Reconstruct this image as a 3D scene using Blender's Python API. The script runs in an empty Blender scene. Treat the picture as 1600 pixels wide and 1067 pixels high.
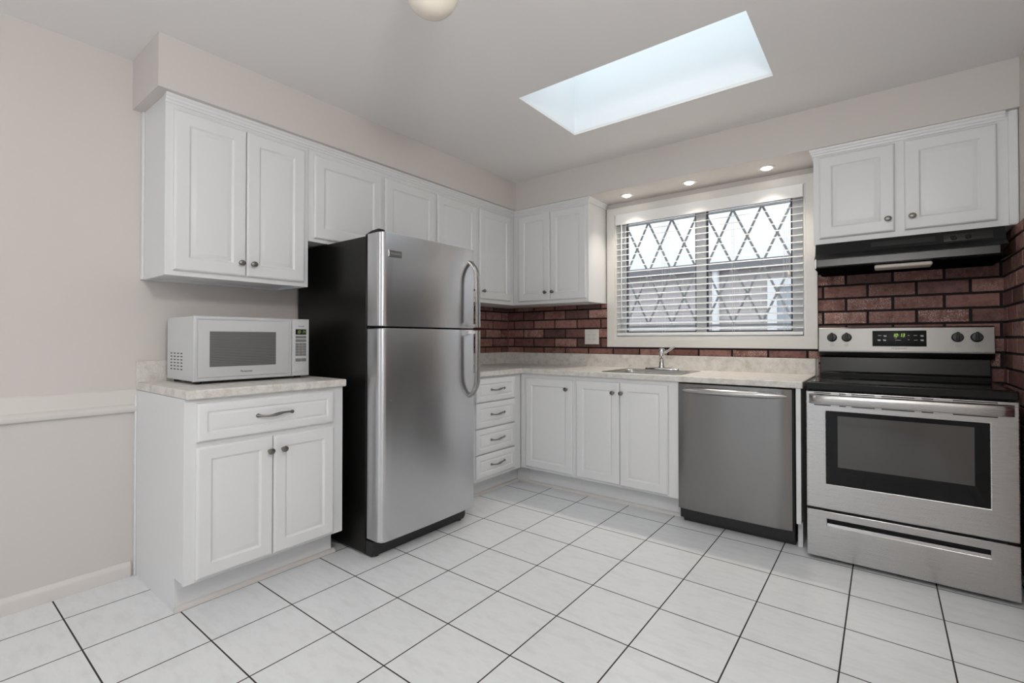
import bpy, bmesh, math, random
from mathutils import Vector, Matrix

random.seed(7)
PI = math.pi
scn = bpy.context.scene
COL = scn.collection

# ------------------------------------------------------------------ camera
cam_d = bpy.data.cameras.new('camera')
cam_d.sensor_width = 36.0
cam_d.lens = 748.6 / 1600 * 36.0
cam_d.shift_y = -11.5 / 1600
cam_d.clip_start = 0.02
cam = bpy.data.objects.new('camera', cam_d)
COL.objects.link(cam)
cam.location = (2.80816, -3.55842, 1.11324)
cam.rotation_euler = (PI / 2 + 0.01014, 0, 0.65887)
scn.camera = cam

# ------------------------------------------------------------------ world, lights, exposure
w = bpy.data.worlds.new('overcast_sky')
scn.world = w
w.use_nodes = True
bg = w.node_tree.nodes['Background']
# overcast sky: three times brighter overhead than at the horizon
_n = w.node_tree.nodes; _l = w.node_tree.links
_tc = _n.new('ShaderNodeTexCoord'); _sx = _n.new('ShaderNodeSeparateXYZ'); _mr = _n.new('ShaderNodeMapRange')
_l.new(_tc.outputs['Generated'], _sx.inputs[0]); _l.new(_sx.outputs['Z'], _mr.inputs['Value'])
_mr.inputs['To Min'].default_value = 0.333; _mr.inputs['To Max'].default_value = 1.0
_ml = _n.new('ShaderNodeMath'); _ml.operation = 'MULTIPLY'; _ml.inputs[1].default_value = 2.55   # zenith brightness
_l.new(_mr.outputs['Result'], _ml.inputs[0]); _l.new(_ml.outputs[0], bg.inputs[1])
bg.inputs[0].default_value = (0.87, 0.94, 1.0, 1)

LAMP_POWER = 33.5          # globe lamp above the camera position
DINING_FILL_POWER = 16.0        # added unseen fill lamp over the dining end of the room
SPOT_POWER = 15.0          # each downlight above the window

scn.view_settings.view_transform = 'Standard'
scn.view_settings.look = 'None'
scn.view_settings.gamma = 1.0
scn.view_settings.use_curve_mapping = False
scn.view_settings.exposure = 0.12

# ------------------------------------------------------------------ materials
def mat(name, color, rough=0.5, metal=0.0, **kw):
    m = bpy.data.materials.new(name); m.use_nodes = True
    b = m.node_tree.nodes['Principled BSDF']
    b.inputs['Base Color'].default_value = (*color, 1)
    b.inputs['Roughness'].default_value = rough
    b.inputs['Metallic'].default_value = metal
    for k, v in kw.items():
        b.inputs[k.replace('_', ' ')].default_value = v
    return m

def nodes(m):
    nt = m.node_tree
    return nt, nt.nodes['Principled BSDF'], lambda t: nt.nodes.new(t), lambda a, b: nt.links.new(a, b)

def coords(nt, scale=(1, 1, 1)):
    tc = nt.nodes.new('ShaderNodeTexCoord'); mp = nt.nodes.new('ShaderNodeMapping')
    mp.inputs['Scale'].default_value = scale
    nt.links.new(tc.outputs['Object'], mp.inputs['Vector'])
    return mp.outputs['Vector']

def noise(nt, vec, scale, detail=3, rough=0.5):
    n = nt.nodes.new('ShaderNodeTexNoise')
    n.inputs['Scale'].default_value = scale; n.inputs['Detail'].default_value = detail
    n.inputs['Roughness'].default_value = rough
    nt.links.new(vec, n.inputs['Vector'])
    return n.outputs['Fac']

def ramp(nt, fac, stops):
    r = nt.nodes.new('ShaderNodeValToRGB')
    e = r.color_ramp.elements
    while len(e) < len(stops): e.new(0.5)
    for el, (p, c) in zip(e, stops):
        el.position = p; el.color = (*c, 1)
    nt.links.new(fac, r.inputs['Fac'])
    return r.outputs['Color']

def add_bump(m, fac, strength, dist):
    nt, b, N, L = nodes(m)
    bp = N('ShaderNodeBump'); bp.inputs['Strength'].default_value = strength; bp.inputs['Distance'].default_value = dist
    L(fac, bp.inputs['Height']); L(bp.outputs['Normal'], b.inputs['Normal'])
    return bp

def painted(name, color, rough, bump=0.1, scale=60):
    m = mat(name, color, rough)
    nt = m.node_tree
    add_bump(m, noise(nt, coords(nt), scale, 4), bump, 0.002)
    return m

M = {}
M['wall'] = painted('wall_paint', (0.67, 0.63, 0.605), 0.6)
M['ceiling'] = painted('ceiling_paint', (0.84, 0.82, 0.805), 0.8, 0.15, 120)
M['trim'] = mat('trim_paint', (0.71, 0.675, 0.65), 0.4)
M['shaft'] = mat('skylight_shaft_paint', (0.88, 0.90, 0.91), 0.7)
M['white'] = painted('cabinet_white', (0.79, 0.795, 0.80), 0.36, 0.03, 30)
M['gap'] = mat('shadow_gap', (0.03, 0.028, 0.026), 0.8)
M['casing'] = mat('casing_paint', (0.78, 0.765, 0.73), 0.4)
M['blind'] = mat('blind_white', (0.93, 0.93, 0.93), 0.4)
M['cord'] = mat('blind_cord', (0.72, 0.72, 0.72), 0.7)
M['vinyl'] = mat('window_vinyl', (0.72, 0.73, 0.74), 0.45)
M['gasket'] = mat('window_gasket', (0.10, 0.10, 0.11), 0.6)
M['grille'] = mat('grille_paint', (0.48, 0.50, 0.51), 0.5)
M['pewter'] = mat('pewter', (0.23, 0.215, 0.20), 0.34, 1.0)
M['chrome'] = mat('chrome', (0.74, 0.74, 0.74), 0.12, 1.0)
M['black'] = mat('black_enamel', (0.0065, 0.006, 0.0055), 0.3, Specular_IOR_Level=0.28)
M['black_plastic'] = mat('black_plastic', (0.012, 0.012, 0.012), 0.42)
M['black_glass'] = mat('black_glass', (0.006, 0.006, 0.006), 0.06, Specular_IOR_Level=0.22)
M['display_glass'] = mat('display_glass', (0.008, 0.008, 0.008), 0.4, Specular_IOR_Level=0.2)
M['hood'] = mat('hood_black', (0.011, 0.011, 0.0115), 0.30, Specular_IOR_Level=0.3)
M['hood_metal'] = mat('hood_metal_lip', (0.10, 0.10, 0.10), 0.22, 1.0)
M['rubber'] = mat('dark_rubber', (0.02, 0.02, 0.02), 0.8)
M['micro'] = mat('microwave_white', (0.60, 0.61, 0.625), 0.32)
M['micro_side'] = mat('microwave_casing', (0.66, 0.665, 0.67), 0.4)
M['button'] = mat('grey_button', (0.22, 0.215, 0.21), 0.5)
M['ink'] = mat('dark_print', (0.03, 0.03, 0.03), 0.6)
M['ink_grey'] = mat('grey_print', (0.2, 0.2, 0.2), 0.6)
M['ink_red'] = mat('red_print', (0.45, 0.10, 0.09), 0.6)
M['ink_white'] = mat('white_print', (0.6, 0.6, 0.6), 0.6)
M['ivory'] = mat('ivory_plastic', (0.76, 0.74, 0.69), 0.4)
M['globe'] = mat('opal_glass', (0.83, 0.76, 0.66), 0.25)
M['lens'] = mat('hood_lamp_cover', (0.55, 0.51, 0.46), 0.35)
M['roof'] = mat('roof_felt', (0.16, 0.16, 0.17), 0.8)
M['fascia'] = mat('fascia_paint', (0.20, 0.20, 0.21), 0.6)
M['outdoor_white'] = mat('outdoor_white', (0.85, 0.86, 0.87), 0.5)
M['ground'] = painted('concrete_ground', (0.42, 0.42, 0.42), 0.9, 0.3, 20)

def emit(name, color, strength):
    m = mat(name, (0.02, 0.02, 0.02), 0.4)
    b = m.node_tree.nodes['Principled BSDF']
    b.inputs['Emission Color'].default_value = (*color, 1)
    b.inputs['Emission Strength'].default_value = strength
    return m
M['digit'] = emit('display_digits', (0.62, 1.0, 0.16), 0.6)
M['digit_soft'] = emit('display_digits_soft', (0.55, 0.80, 0.25), 0.28)
M['bulb'] = emit('downlight_bulb', (1.0, 0.94, 0.84), 10.0)
M['lamp_globe'] = emit('lit_opal_glass', (1.0, 0.93, 0.84), 2.0)

def steel(name, color, rough, brush, wave=0.0, aniso=0.6):
    """brushed stainless: fine noise stretched along the brushing direction"""
    m = mat(name, color, rough, 1.0)
    nt, b, N, L = nodes(m)
    v = coords(nt, brush)
    n1 = noise(nt, v, 1.0, 2)
    mx = N('ShaderNodeMapRange')
    mx.inputs['To Min'].default_value = rough - 0.015; mx.inputs['To Max'].default_value = rough + 0.02
    L(n1, mx.inputs['Value']); L(mx.outputs['Result'], b.inputs['Roughness'])
    bp = N('ShaderNodeBump'); bp.inputs['Strength'].default_value = 0.006; bp.inputs['Distance'].default_value = 0.001
    L(n1, bp.inputs['Height'])
    if wave:
        n2 = noise(nt, coords(nt, (1, 1, 1)), 3.5, 1)
        b2 = N('ShaderNodeBump'); b2.inputs['Strength'].default_value = wave; b2.inputs['Distance'].default_value = 0.01
        L(n2, b2.inputs['Height']); L(bp.outputs['Normal'], b2.inputs['Normal'])
        L(b2.outputs['Normal'], b.inputs['Normal'])
    else:
        L(bp.outputs['Normal'], b.inputs['Normal'])
    b.inputs['Anisotropic'].default_value = aniso; b.inputs['Anisotropic Rotation'].default_value = 0.25
    tg = N('ShaderNodeTangent'); tg.direction_type = 'RADIAL'; tg.axis = 'Z'
    L(tg.outputs['Tangent'], b.inputs['Tangent'])
    return m
M['fridge_steel'] = steel('fridge_stainless', (0.61, 0.615, 0.63), 0.26, (6, 6, 900), 0.10, 0.9)
M['handle_steel'] = steel('handle_stainless', (0.40, 0.39, 0.38), 0.2, (6, 6, 900))
M['range_steel'] = steel('range_stainless', (0.49, 0.475, 0.465), 0.27, (6, 6, 900), 0.04)
M['dw_steel'] = steel('dishwasher_stainless', (0.24, 0.232, 0.225), 0.22, (6, 6, 900), 0.03)
M['panel_steel'] = steel('control_panel_stainless', (0.34, 0.33, 0.315), 0.42, (6, 6, 900), 0.0)
M['dark_steel'] = steel('dark_stainless', (0.26, 0.255, 0.25), 0.3, (6, 6, 900), 0.0)
M['sink_steel'] = steel('sink_stainless', (0.52, 0.51, 0.49), 0.26, (200, 6, 6), 0.0)

# laminate worktop
def laminate():
    m = mat('stone_laminate', (0.6, 0.6, 0.6), 0.38)
    nt, b, N, L = nodes(m)
    v = coords(nt)
    a = noise(nt, v, 22, 6, 0.65)
    c = ramp(nt, a, [(0.30, (0.58, 0.54, 0.495)), (0.50, (0.74, 0.71, 0.67)), (0.72, (0.82, 0.805, 0.78))])
    f = noise(nt, v, 160, 3, 0.6)
    c2 = ramp(nt, f, [(0.30, (0.62, 0.60, 0.58)), (0.55, (1, 1, 1))])
    mx = N('ShaderNodeMix'); mx.data_type = 'RGBA'; mx.blend_type = 'MULTIPLY'
    mx.inputs[0].default_value = 0.3
    L(c, mx.inputs[6]); L(c2, mx.inputs[7]); L(mx.outputs[2], b.inputs['Base Color'])
    return m
M['laminate'] = laminate()

# floor tiles
def tiles():
    m = mat('white_floor_tile', (0.7, 0.7, 0.7), 0.3)
    nt, b, N, L = nodes(m)
    tc = N('ShaderNodeTexCoord'); mp = N('ShaderNodeMapping')
    mp.inputs['Location'].default_value = (0.0805, 2.8305, 0)
    L(tc.outputs['Object'], mp.inputs['Vector'])
    br = N('ShaderNodeTexBrick')
    br.offset = 0.0; br.squash = 1.0
    br.inputs['Scale'].default_value = 1.0
    br.inputs['Brick Width'].default_value = 0.3073
    br.inputs['Row Height'].default_value = 0.3047
    br.inputs['Mortar Size'].default_value = 0.0028
    br.inputs['Mortar Smooth'].default_value = 0.15
    br.inputs['Bias'].default_value = 0.0
    br.inputs['Color1'].default_value = (0.82, 0.835, 0.85, 1)
    br.inputs['Color2'].default_value = (0.845, 0.86, 0.875, 1)
    br.inputs['Mortar'].default_value = (0.035, 0.031, 0.03, 1)
    L(mp.outputs['Vector'], br.inputs['Vector'])
    v = coords(nt, (2.2, 7, 1))
    n = noise(nt, v, 4, 6, 0.62)
    c = ramp(nt, n, [(0.30, (0.90, 0.895, 0.89)), (0.55, (1, 1, 1)), (0.75, (0.94, 0.94, 0.945))])
    mx = N('ShaderNodeMix'); mx.data_type = 'RGBA'; mx.blend_type = 'MULTIPLY'; mx.inputs[0].default_value = 0.8
    L(br.outputs['Color'], mx.inputs[6]); L(c, mx.inputs[7]); L(mx.outputs[2], b.inputs['Base Color'])
    rr = N('ShaderNodeMapRange'); rr.inputs['To Min'].default_value = 0.30; rr.inputs['To Max'].default_value = 0.85
    L(br.outputs['Fac'], rr.inputs['Value']); L(rr.outputs['Result'], b.inputs['Roughness'])
    bp = N('ShaderNodeBump'); bp.inputs['Strength'].default_value = 0.6; bp.inputs['Distance'].default_value = 0.002
    bp.invert = True
    L(br.outputs['Fac'], bp.inputs['Height']); L(bp.outputs['Normal'], b.inputs['Normal'])
    return m
M['tile'] = tiles()

# brick veneer: each brick carries its own shade (red channel) and speckle amount (green channel)
def brick_mat():
    m = mat('brick_veneer', (0.2, 0.1, 0.08), 0.62)
    nt, b, N, L = nodes(m)
    at = N('ShaderNodeAttribute'); at.attribute_name = 'brick_shade'
    sp = N('ShaderNodeSeparateColor'); L(at.outputs['Color'], sp.inputs['Color'])
    base = ramp(nt, sp.outputs[0], [(0.0, (0.11, 0.056, 0.047)), (0.5, (0.23, 0.10, 0.083)), (1.0, (0.35, 0.17, 0.145))])
    v = coords(nt)
    n1 = noise(nt, v, 38, 5, 0.7)
    dk = ramp(nt, n1, [(0.34, (0.45, 0.42, 0.40)), (0.52, (1, 1, 1))])
    mu = N('ShaderNodeMix'); mu.data_type = 'RGBA'; mu.blend_type = 'MULTIPLY'; mu.inputs[0].default_value = 0.85
    L(base, mu.inputs[6]); L(dk, mu.inputs[7])
    n2 = noise(nt, v, 150, 4, 0.7)
    th = N('ShaderNodeMapRange'); th.inputs['From Min'].default_value = 0.47; th.inputs['From Max'].default_value = 0.60
    L(n2, th.inputs['Value'])
    n3 = noise(nt, v, 22, 3, 0.6)
    t3 = N('ShaderNodeMapRange'); t3.inputs['From Min'].default_value = 0.40; t3.inputs['From Max'].default_value = 0.58; L(n3, t3.inputs['Value'])
    m3 = N('ShaderNodeMath'); m3.operation = 'MULTIPLY'; L(t3.outputs['Result'], m3.inputs[0]); L(th.outputs['Result'], m3.inputs[1])
    ml = N('ShaderNodeMath'); ml.operation = 'MULTIPLY'
    L(m3.outputs[0], ml.inputs[0]); L(sp.outputs[1], ml.inputs[1])
    mx = N('ShaderNodeMix'); mx.data_type = 'RGBA'
    L(ml.outputs[0], mx.inputs[0]); L(mu.outputs[2], mx.inputs[6]); mx.inputs[7].default_value = (0.68, 0.49, 0.43, 1)
    L(mx.outputs[2], b.inputs['Base Color'])
    add_bump(m, n2, 0.5, 0.002)
    return m
M['brick'] = brick_mat()
M['mortar'] = mat('black_mortar', (0.012, 0.009, 0.009), 0.85)

def screen_mat():
    m = mat('perforated_screen_glass', (0.2, 0.2, 0.2), 0.12)
    nt, b, N, L = nodes(m)
    v = coords(nt, (1, 1, 1))
    wv = N('ShaderNodeTexWave'); wv.wave_type = 'BANDS'; wv.bands_direction = 'Z'
    wv.inputs['Scale'].default_value = 42; wv.inputs['Distortion'].default_value = 1.5; wv.inputs['Detail'].default_value = 1
    wv.inputs['Detail Scale'].default_value = 0.6
    L(v, wv.inputs['Vector'])
    c = ramp(nt, wv.outputs['Fac'], [(0.0, (0.10, 0.10, 0.10)), (1.0, (0.20, 0.20, 0.205))])
    L(c, b.inputs['Base Color'])
    return m
M['screen'] = screen_mat()

def pane_mat(name, tint):
    m = bpy.data.materials.new(name); m.use_nodes = True
    nt = m.node_tree; nt.nodes.clear()
    o = nt.nodes.new('ShaderNodeOutputMaterial'); mx = nt.nodes.new('ShaderNodeMixShader')
    t = nt.nodes.new('ShaderNodeBsdfTransparent'); g = nt.nodes.new('ShaderNodeBsdfGlossy')
    t.inputs['Color'].default_value = (*tint, 1)
    g.inputs['Roughness'].default_value = 0.3
    mx.inputs[0].default_value = 0.02
    nt.links.new(t.outputs[0], mx.inputs[1]); nt.links.new(g.outputs[0], mx.inputs[2]); nt.links.new(mx.outputs[0], o.inputs[0])
    return m
M['pane'] = pane_mat('window_glass', (0.96, 0.965, 0.97))
M['skylight_pane'] = pane_mat('skylight_glass', (0.96, 0.98, 0.98))

def pale_brick():
    m = mat('pale_painted_brick', (0.5, 0.48, 0.47), 0.8)
    nt, b, N, L = nodes(m)
    tc = N('ShaderNodeTexCoord'); mp = N('ShaderNodeMapping')
    mp.inputs['Rotation'].default_value = (PI / 2, 0, 0)
    L(tc.outputs['Object'], mp.inputs['Vector'])
    br = N('ShaderNodeTexBrick'); br.inputs['Scale'].default_value = 1.0
    br.inputs['Brick Width'].default_value = 0.24; br.inputs['Row Height'].default_value = 0.08
    br.inputs['Mortar Size'].default_value = 0.006
    br.inputs['Color1'].default_value = (0.50, 0.455, 0.45, 1); br.inputs['Color2'].default_value = (0.42, 0.375, 0.37, 1)
    br.inputs['Mortar'].default_value = (0.56, 0.55, 0.55, 1)
    L(mp.outputs['Vector'], br.inputs['Vector']); L(br.outputs['Color'], b.inputs['Base Color'])
    return m
M['pale_brick'] = pale_brick()

# ------------------------------------------------------------------ mesh helpers
def FL(xf):      # a frame facing +x: (u, v, w) -> (xf + w, u, v)
    return lambda u, v, w: Vector((xf + w, u, v))
def FB(yf):      # a frame facing -y: (u, v, w) -> (u, yf - w, v)
    return lambda u, v, w: Vector((u, yf - w, v))

class MB:
    def __init__(s): s.bm = bmesh.new()
    def face(s, vs):
        try: return s.bm.faces.new(vs)
        except ValueError: return None
    def box(s, x0, x1, y0, y1, z0, z1):
        vs = [s.bm.verts.new(p) for p in [(x0, y0, z0), (x1, y0, z0), (x1, y1, z0), (x0, y1, z0), (x0, y0, z1), (x1, y0, z1), (x1, y1, z1), (x0, y1, z1)]]
        for f in [(0, 3, 2, 1), (4, 5, 6, 7), (0, 1, 5, 4), (1, 2, 6, 5), (2, 3, 7, 6), (3, 0, 4, 7)]:
            s.face([vs[i] for i in f])
        return s
    def fbox(s, F, u0, u1, v0, v1, w0, w1):
        a = F(u0, v0, w0); b = F(u1, v1, w1)
        return s.box(min(a.x, b.x), max(a.x, b.x), min(a.y, b.y), max(a.y, b.y), min(a.z, b.z), max(a.z, b.z))
    def loft(s, rings, cap0=True, cap1=True, closed=True):
        R = [[s.bm.verts.new(p) for p in r] for r in rings]
        for a, b in zip(R, R[1:]):
            n = len(a)
            for i in range(n if closed else n - 1):
                s.face([a[i], a[(i + 1) % n], b[(i + 1) % n], b[i]])
        if cap0: s.face(list(reversed(R[0])))
        if cap1: s.face(R[-1])
        return s
    def panel(s, F, u0, u1, v0, v1, prof):
        """nested rectangles: prof = [(inset, w), ...]"""
        return s.loft([[F(u0 + i, v0 + i, w_), F(u1 - i, v0 + i, w_), F(u1 - i, v1 - i, w_), F(u0 + i, v1 - i, w_)] for i, w_ in prof])
    def prism(s, pts, f0, f1):
        """polygon pts mapped by f0 at one end and f1 at the other"""
        return s.loft([[f0(p) for p in pts], [f1(p) for p in pts]])
    def tube(s, path, rad, n=12, flat=1.0, caps=True):
        path = [Vector(p) for p in path]
        rad = rad if isinstance(rad, (list, tuple)) else [rad] * len(path)
        rings = []
        ref = None
        for i, p in enumerate(path):
            t = (path[min(i + 1, len(path) - 1)] - path[max(i - 1, 0)]).normalized()
            if ref is None:
                ref = Vector((0, 0, 1)) if abs(t.z) < 0.8 else Vector((0, 1, 0))
            a = t.cross(ref).normalized(); b = a.cross(t).normalized()
            rings.append([p + a * math.cos(2 * PI * k / n) * rad[i] + b * math.sin(2 * PI * k / n) * rad[i] * flat for k in range(n)])
        return s.loft(rings, caps, caps)
    def ribbon(s, path, wdir, width, thick):
        """flat bar with rounded rectangular section swept along path"""
        path = [Vector(p) for p in path]; wdir = Vector(wdir)
        rings = []
        for i, p in enumerate(path):
            t = (path[min(i + 1, len(path) - 1)] - path[max(i - 1, 0)]).normalized()
            nrm = t.cross(wdir).normalized()
            h, q = width / 2, thick / 2
            sec = []
            for k in range(16):
                a = 2 * PI * (k + 0.5) / 16
                c, d = math.cos(a), math.sin(a)
                sec.append(p + wdir * h * math.copysign(abs(c) ** 0.45, c) + nrm * q * math.copysign(abs(d) ** 0.45, d))
            rings.append(sec)
        return s.loft(rings)
    def lathe(s, F, u, v, prof, n=20, su=1.0, sv=1.0):
        """prof = [(radius, w)] turned about the w axis of frame F at (u, v)"""
        rings = [[F(u + math.cos(2 * PI * k / n) * r * su, v + math.sin(2 * PI * k / n) * r * sv, w_) for k in range(n)] for r, w_ in prof]
        return s.loft(rings)
    def turn(s, c, prof, n=32):
        """prof = [(radius, z)] turned about a vertical axis through c=(x,y)"""
        rings = [[Vector((c[0] + math.cos(2 * PI * k / n) * r, c[1] + math.sin(2 * PI * k / n) * r, z)) for k in range(n)] for r, z in prof]
        return s.loft(rings)
    def cells(s, us, vs, keep, f0, f1):
        """plate made of the kept cells of a grid, between maps f0(u,v) and f1(u,v)"""
        nu, nv = len(us) - 1, len(vs) - 1
        A = {}; B = {}
        def va(i, j):
            if (i, j) not in A:
                A[i, j] = s.bm.verts.new(f0(us[i], vs[j])); B[i, j] = s.bm.verts.new(f1(us[i], vs[j]))
            return A[i, j], B[i, j]
        K = {(i, j) for i in range(nu) for j in range(nv) if keep((us[i] + us[i + 1]) / 2, (vs[j] + vs[j + 1]) / 2)}
        for i, j in K:
            q = [va(i, j), va(i + 1, j), va(i + 1, j + 1), va(i, j + 1)]
            s.face([x[0] for x in q][::-1]); s.face([x[1] for x in q])
            for k, (di, dj) in enumerate([(0, -1), (1, 0), (0, 1), (-1, 0)]):
                if (i + di, j + dj) not in K:
                    a, b = q[k], q[(k + 1) % 4]
                    s.face([a[0], b[0], b[1], a[1]])
        return s
    def sweep(s, path, prof, side=1):
        """moulding profile [(out, z)] swept along a plan path with mitred corners"""
        P = [Vector((p[0], p[1])) for p in path]
        rings = []
        for i, p in enumerate(P):
            ns = []
            if i > 0:
                d = (P[i] - P[i - 1]).normalized(); ns.append(Vector((d.y, -d.x)) * side)
            if i < len(P) - 1:
                d = (P[i + 1] - P[i]).normalized(); ns.append(Vector((d.y, -d.x)) * side)
            if len(ns) == 2:
                m = (ns[0] + ns[1]).normalized(); m = m / max(0.3, m.dot(ns[0]))
            else: m = ns[0]
            rings.append([Vector((p.x + m.x * o, p.y + m.y * o, z)) for o, z in prof])
        return s.loft(rings)
    def build(s, name, material, parent=None, bevel=0, smooth=True, seg=2):
        bm = s.bm
        bmesh.ops.recalc_face_normals(bm, faces=bm.faces)
        off = ROOTS.get(parent.name, Vector((0, 0, 0))) if parent else Vector((0, 0, 0))
        if off.length: bmesh.ops.translate(bm, vec=-off, verts=bm.verts)
        me = bpy.data.meshes.new(name); bm.to_mesh(me); bm.free()
        me.materials.append(material)
        if smooth:
            for p in me.polygons: p.use_smooth = True
            me.set_sharp_from_angle(angle=math.radians(32))
        o = bpy.data.objects.new(name, me); COL.objects.link(o)
        if parent:
            o.parent = parent; ROOTS[o.name] = off
        if bevel:
            md = o.modifiers.new('bevel', 'BEVEL'); md.width = bevel; md.segments = seg
            md.limit_method = 'ANGLE'; md.angle_limit = math.radians(40); md.harden_normals = False
        return o
ROOTS = {}

def thing(name, label, cat, loc, group=None):
    o = bpy.data.objects.new(name, None); COL.objects.link(o)
    o.empty_display_size = 0.1
    o.location = loc; ROOTS[o.name] = Vector(loc)
    o['label'] = label; o['category'] = cat
    if group: o['group'] = group
    return o
def tag(o, label, cat, group=None):
    o['label'] = label; o['category'] = cat
    if group: o['group'] = group
    return o
def structure(o, label=None, cat=None):
    o['kind'] = 'structure'
    if label: o['label'] = label
    if cat: o['category'] = cat
    return o

def text(name, body, size, F, u, v, w_, material, parent, align='CENTER', spacing=1.0, thick=0.0004, stretch=1.0):
    cu = bpy.data.curves.new(name, 'FONT'); cu.body = body; cu.size = size
    cu.align_x = align; cu.align_y = 'CENTER'; cu.space_character = spacing; cu.extrude = thick / 2
    tmp = bpy.data.objects.new(name, cu); COL.objects.link(tmp)
    dg = bpy.context.evaluated_depsgraph_get(); dg.update()
    me = bpy.data.meshes.new_from_object(tmp.evaluated_get(dg))
    bpy.data.objects.remove(tmp); bpy.data.curves.remove(cu)
    off = ROOTS.get(parent.name, Vector((0, 0, 0)))
    for q in me.vertices:
        q.co = F(u + q.co.x * stretch, v + q.co.y, w_ + q.co.z) - off
    me.name = name
    me.materials.clear(); me.materials.append(material)
    o = bpy.data.objects.new(name, me); COL.objects.link(o)
    o.parent = parent; ROOTS[o.name] = off
    return o

SEG = {'0': 'abcdef', '1': 'bc', '2': 'abged', '3': 'abgcd', '4': 'fgbc', '5': 'afgcd', '6': 'afgedc', '7': 'abc', '8': 'abcdefg', '9': 'abcdfg'}
def digits(mb, F, u, v, w_, body, h, pitch, slant=0.12):
    wd = h * 0.5; t = h * 0.13
    for ch in body:
        if ch == ':':
            for dv in (0.3, 0.7):
                mb.fbox(F, u + wd * 0.1, u + wd * 0.1 + t, v + h * dv - t / 2, v + h * dv + t / 2, w_, w_ + 0.0006)
            u += pitch * 0.5; continue
        S = {'a': (0, wd, h - t, h), 'd': (0, wd, 0, t), 'g': (0, wd, h / 2 - t / 2, h / 2 + t / 2),
             'f': (0, t, h / 2, h), 'b': (wd - t, wd, h / 2, h), 'e': (0, t, 0, h / 2), 'c': (wd - t, wd, 0, h / 2)}
        for c in SEG[ch]:
            a, b, c0, d0 = S[c]
            q = [(a, c0), (b, c0), (b, d0), (a, d0)]
            mb.loft([[F(u + x + y * slant, v + y, w_) for x, y in q], [F(u + x + y * slant, v + y, w_ + 0.0006) for x, y in q]])
        u += pitch

# ------------------------------------------------------------------ room shell
XR = 3.32; ZC = 2.433; YR = -6.6
SK = (1.238, 2.381, -1.4705, -0.8683)          # skylight opening
WO = (1.113, 2.425, 1.120, 2.100)              # window opening

structure(MB().box(-0.15, XR + 0.15, YR - 0.15, 0.15, -0.1, 0).build('floor', M['tile']))
mb = MB(); mb.cells([-0.15, SK[0], SK[1], XR + 0.15], [YR - 0.15, SK[2], SK[3], 0.15],
                    lambda x, y: not (SK[0] < x < SK[1] and SK[2] < y < SK[3]),
                    lambda x, y: Vector((x, y, ZC)), lambda x, y: Vector((x, y, ZC + 0.015)))
structure(mb.build('ceiling', M['ceiling']))
structure(MB().box(-0.15, 0, YR, 0, 0, ZC).build('wall_left', M['wall']))
mb = MB(); mb.cells([-0.15, WO[0], WO[1], XR + 0.15], [0, WO[2], WO[3], ZC],
                    lambda x, z: not (WO[0] < x < WO[1] and WO[2] < z < WO[3]),
                    lambda x, z: Vector((x, 0, z)), lambda x, z: Vector((x, 0.15, z)))
structure(mb.build('wall_back', M['wall']))
RW = (-5.65, -4.35, 0.75, 2.15)                # unseen dining window behind the camera, added to let daylight in
mb = MB(); mb.cells([YR, RW[0], RW[1], 0], [0, RW[2], RW[3], ZC],
                    lambda y, z: not (RW[0] < y < RW[1] and RW[2] < z < RW[3]),
                    lambda y, z: Vector((XR, y, z)), lambda y, z: Vector((XR + 0.15, y, z)))
structure(mb.build('wall_right', M['wall']))
PD = (0.4, 2.7, 0.05, 2.15)                    # unseen patio door opening, added in the rear wall for daylight
mb = MB(); mb.cells([-0.15, PD[0], PD[1], XR + 0.15], [0, PD[2], PD[3], ZC],
                    lambda x, z: not (PD[0] < x < PD[1] and PD[2] < z < PD[3]),
                    lambda x, z: Vector((x, YR, z)), lambda x, z: Vector((x, YR - 0.15, z)))
structure(mb.build('wall_rear', M['wall']))
# soffits above the cabinets
mb = MB(); mb.cells([0, 0.36, XR], [-2.872, -0.345, 0], lambda x, y: x < 0.36 or y > -0.345,
                    lambda x, y: Vector((x, y, 2.2)), lambda x, y: Vector((x, y, ZC)))
structure(mb.build('trim_1', M['wall']), 'painted soffit box running above the wall cabinets under the ceiling', 'soffit')
# chair rail and baseboards
rail = [(0, 0.768), (0.010, 0.768), (0.019, 0.773), (0.023, 0.783), (0.022, 0.794), (0.016, 0.803), (0.009, 0.808), (0.0065, 0.816), (0.0065, 0.865), (0.004, 0.873), (0, 0.877)]
structure(MB().sweep([(0, YR), (0, -2.835)], rail).build('trim_2', M['trim']), 'white moulded chair rail along the left wall', 'chair rail')
base = [(0, 0), (0.014, 0), (0.014, 0.045), (0.011, 0.056), (0.006, 0.062), (0.004, 0.068), (0, 0.07)]
structure(MB().sweep([(0, YR), (0, -2.868)], base).build('baseboard_left', M['trim']), 'white baseboard along the foot of the left wall', 'baseboard')
structure(MB().sweep([(XR, -0.78), (XR, YR)], base).build('baseboard_right', M['trim']))

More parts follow.
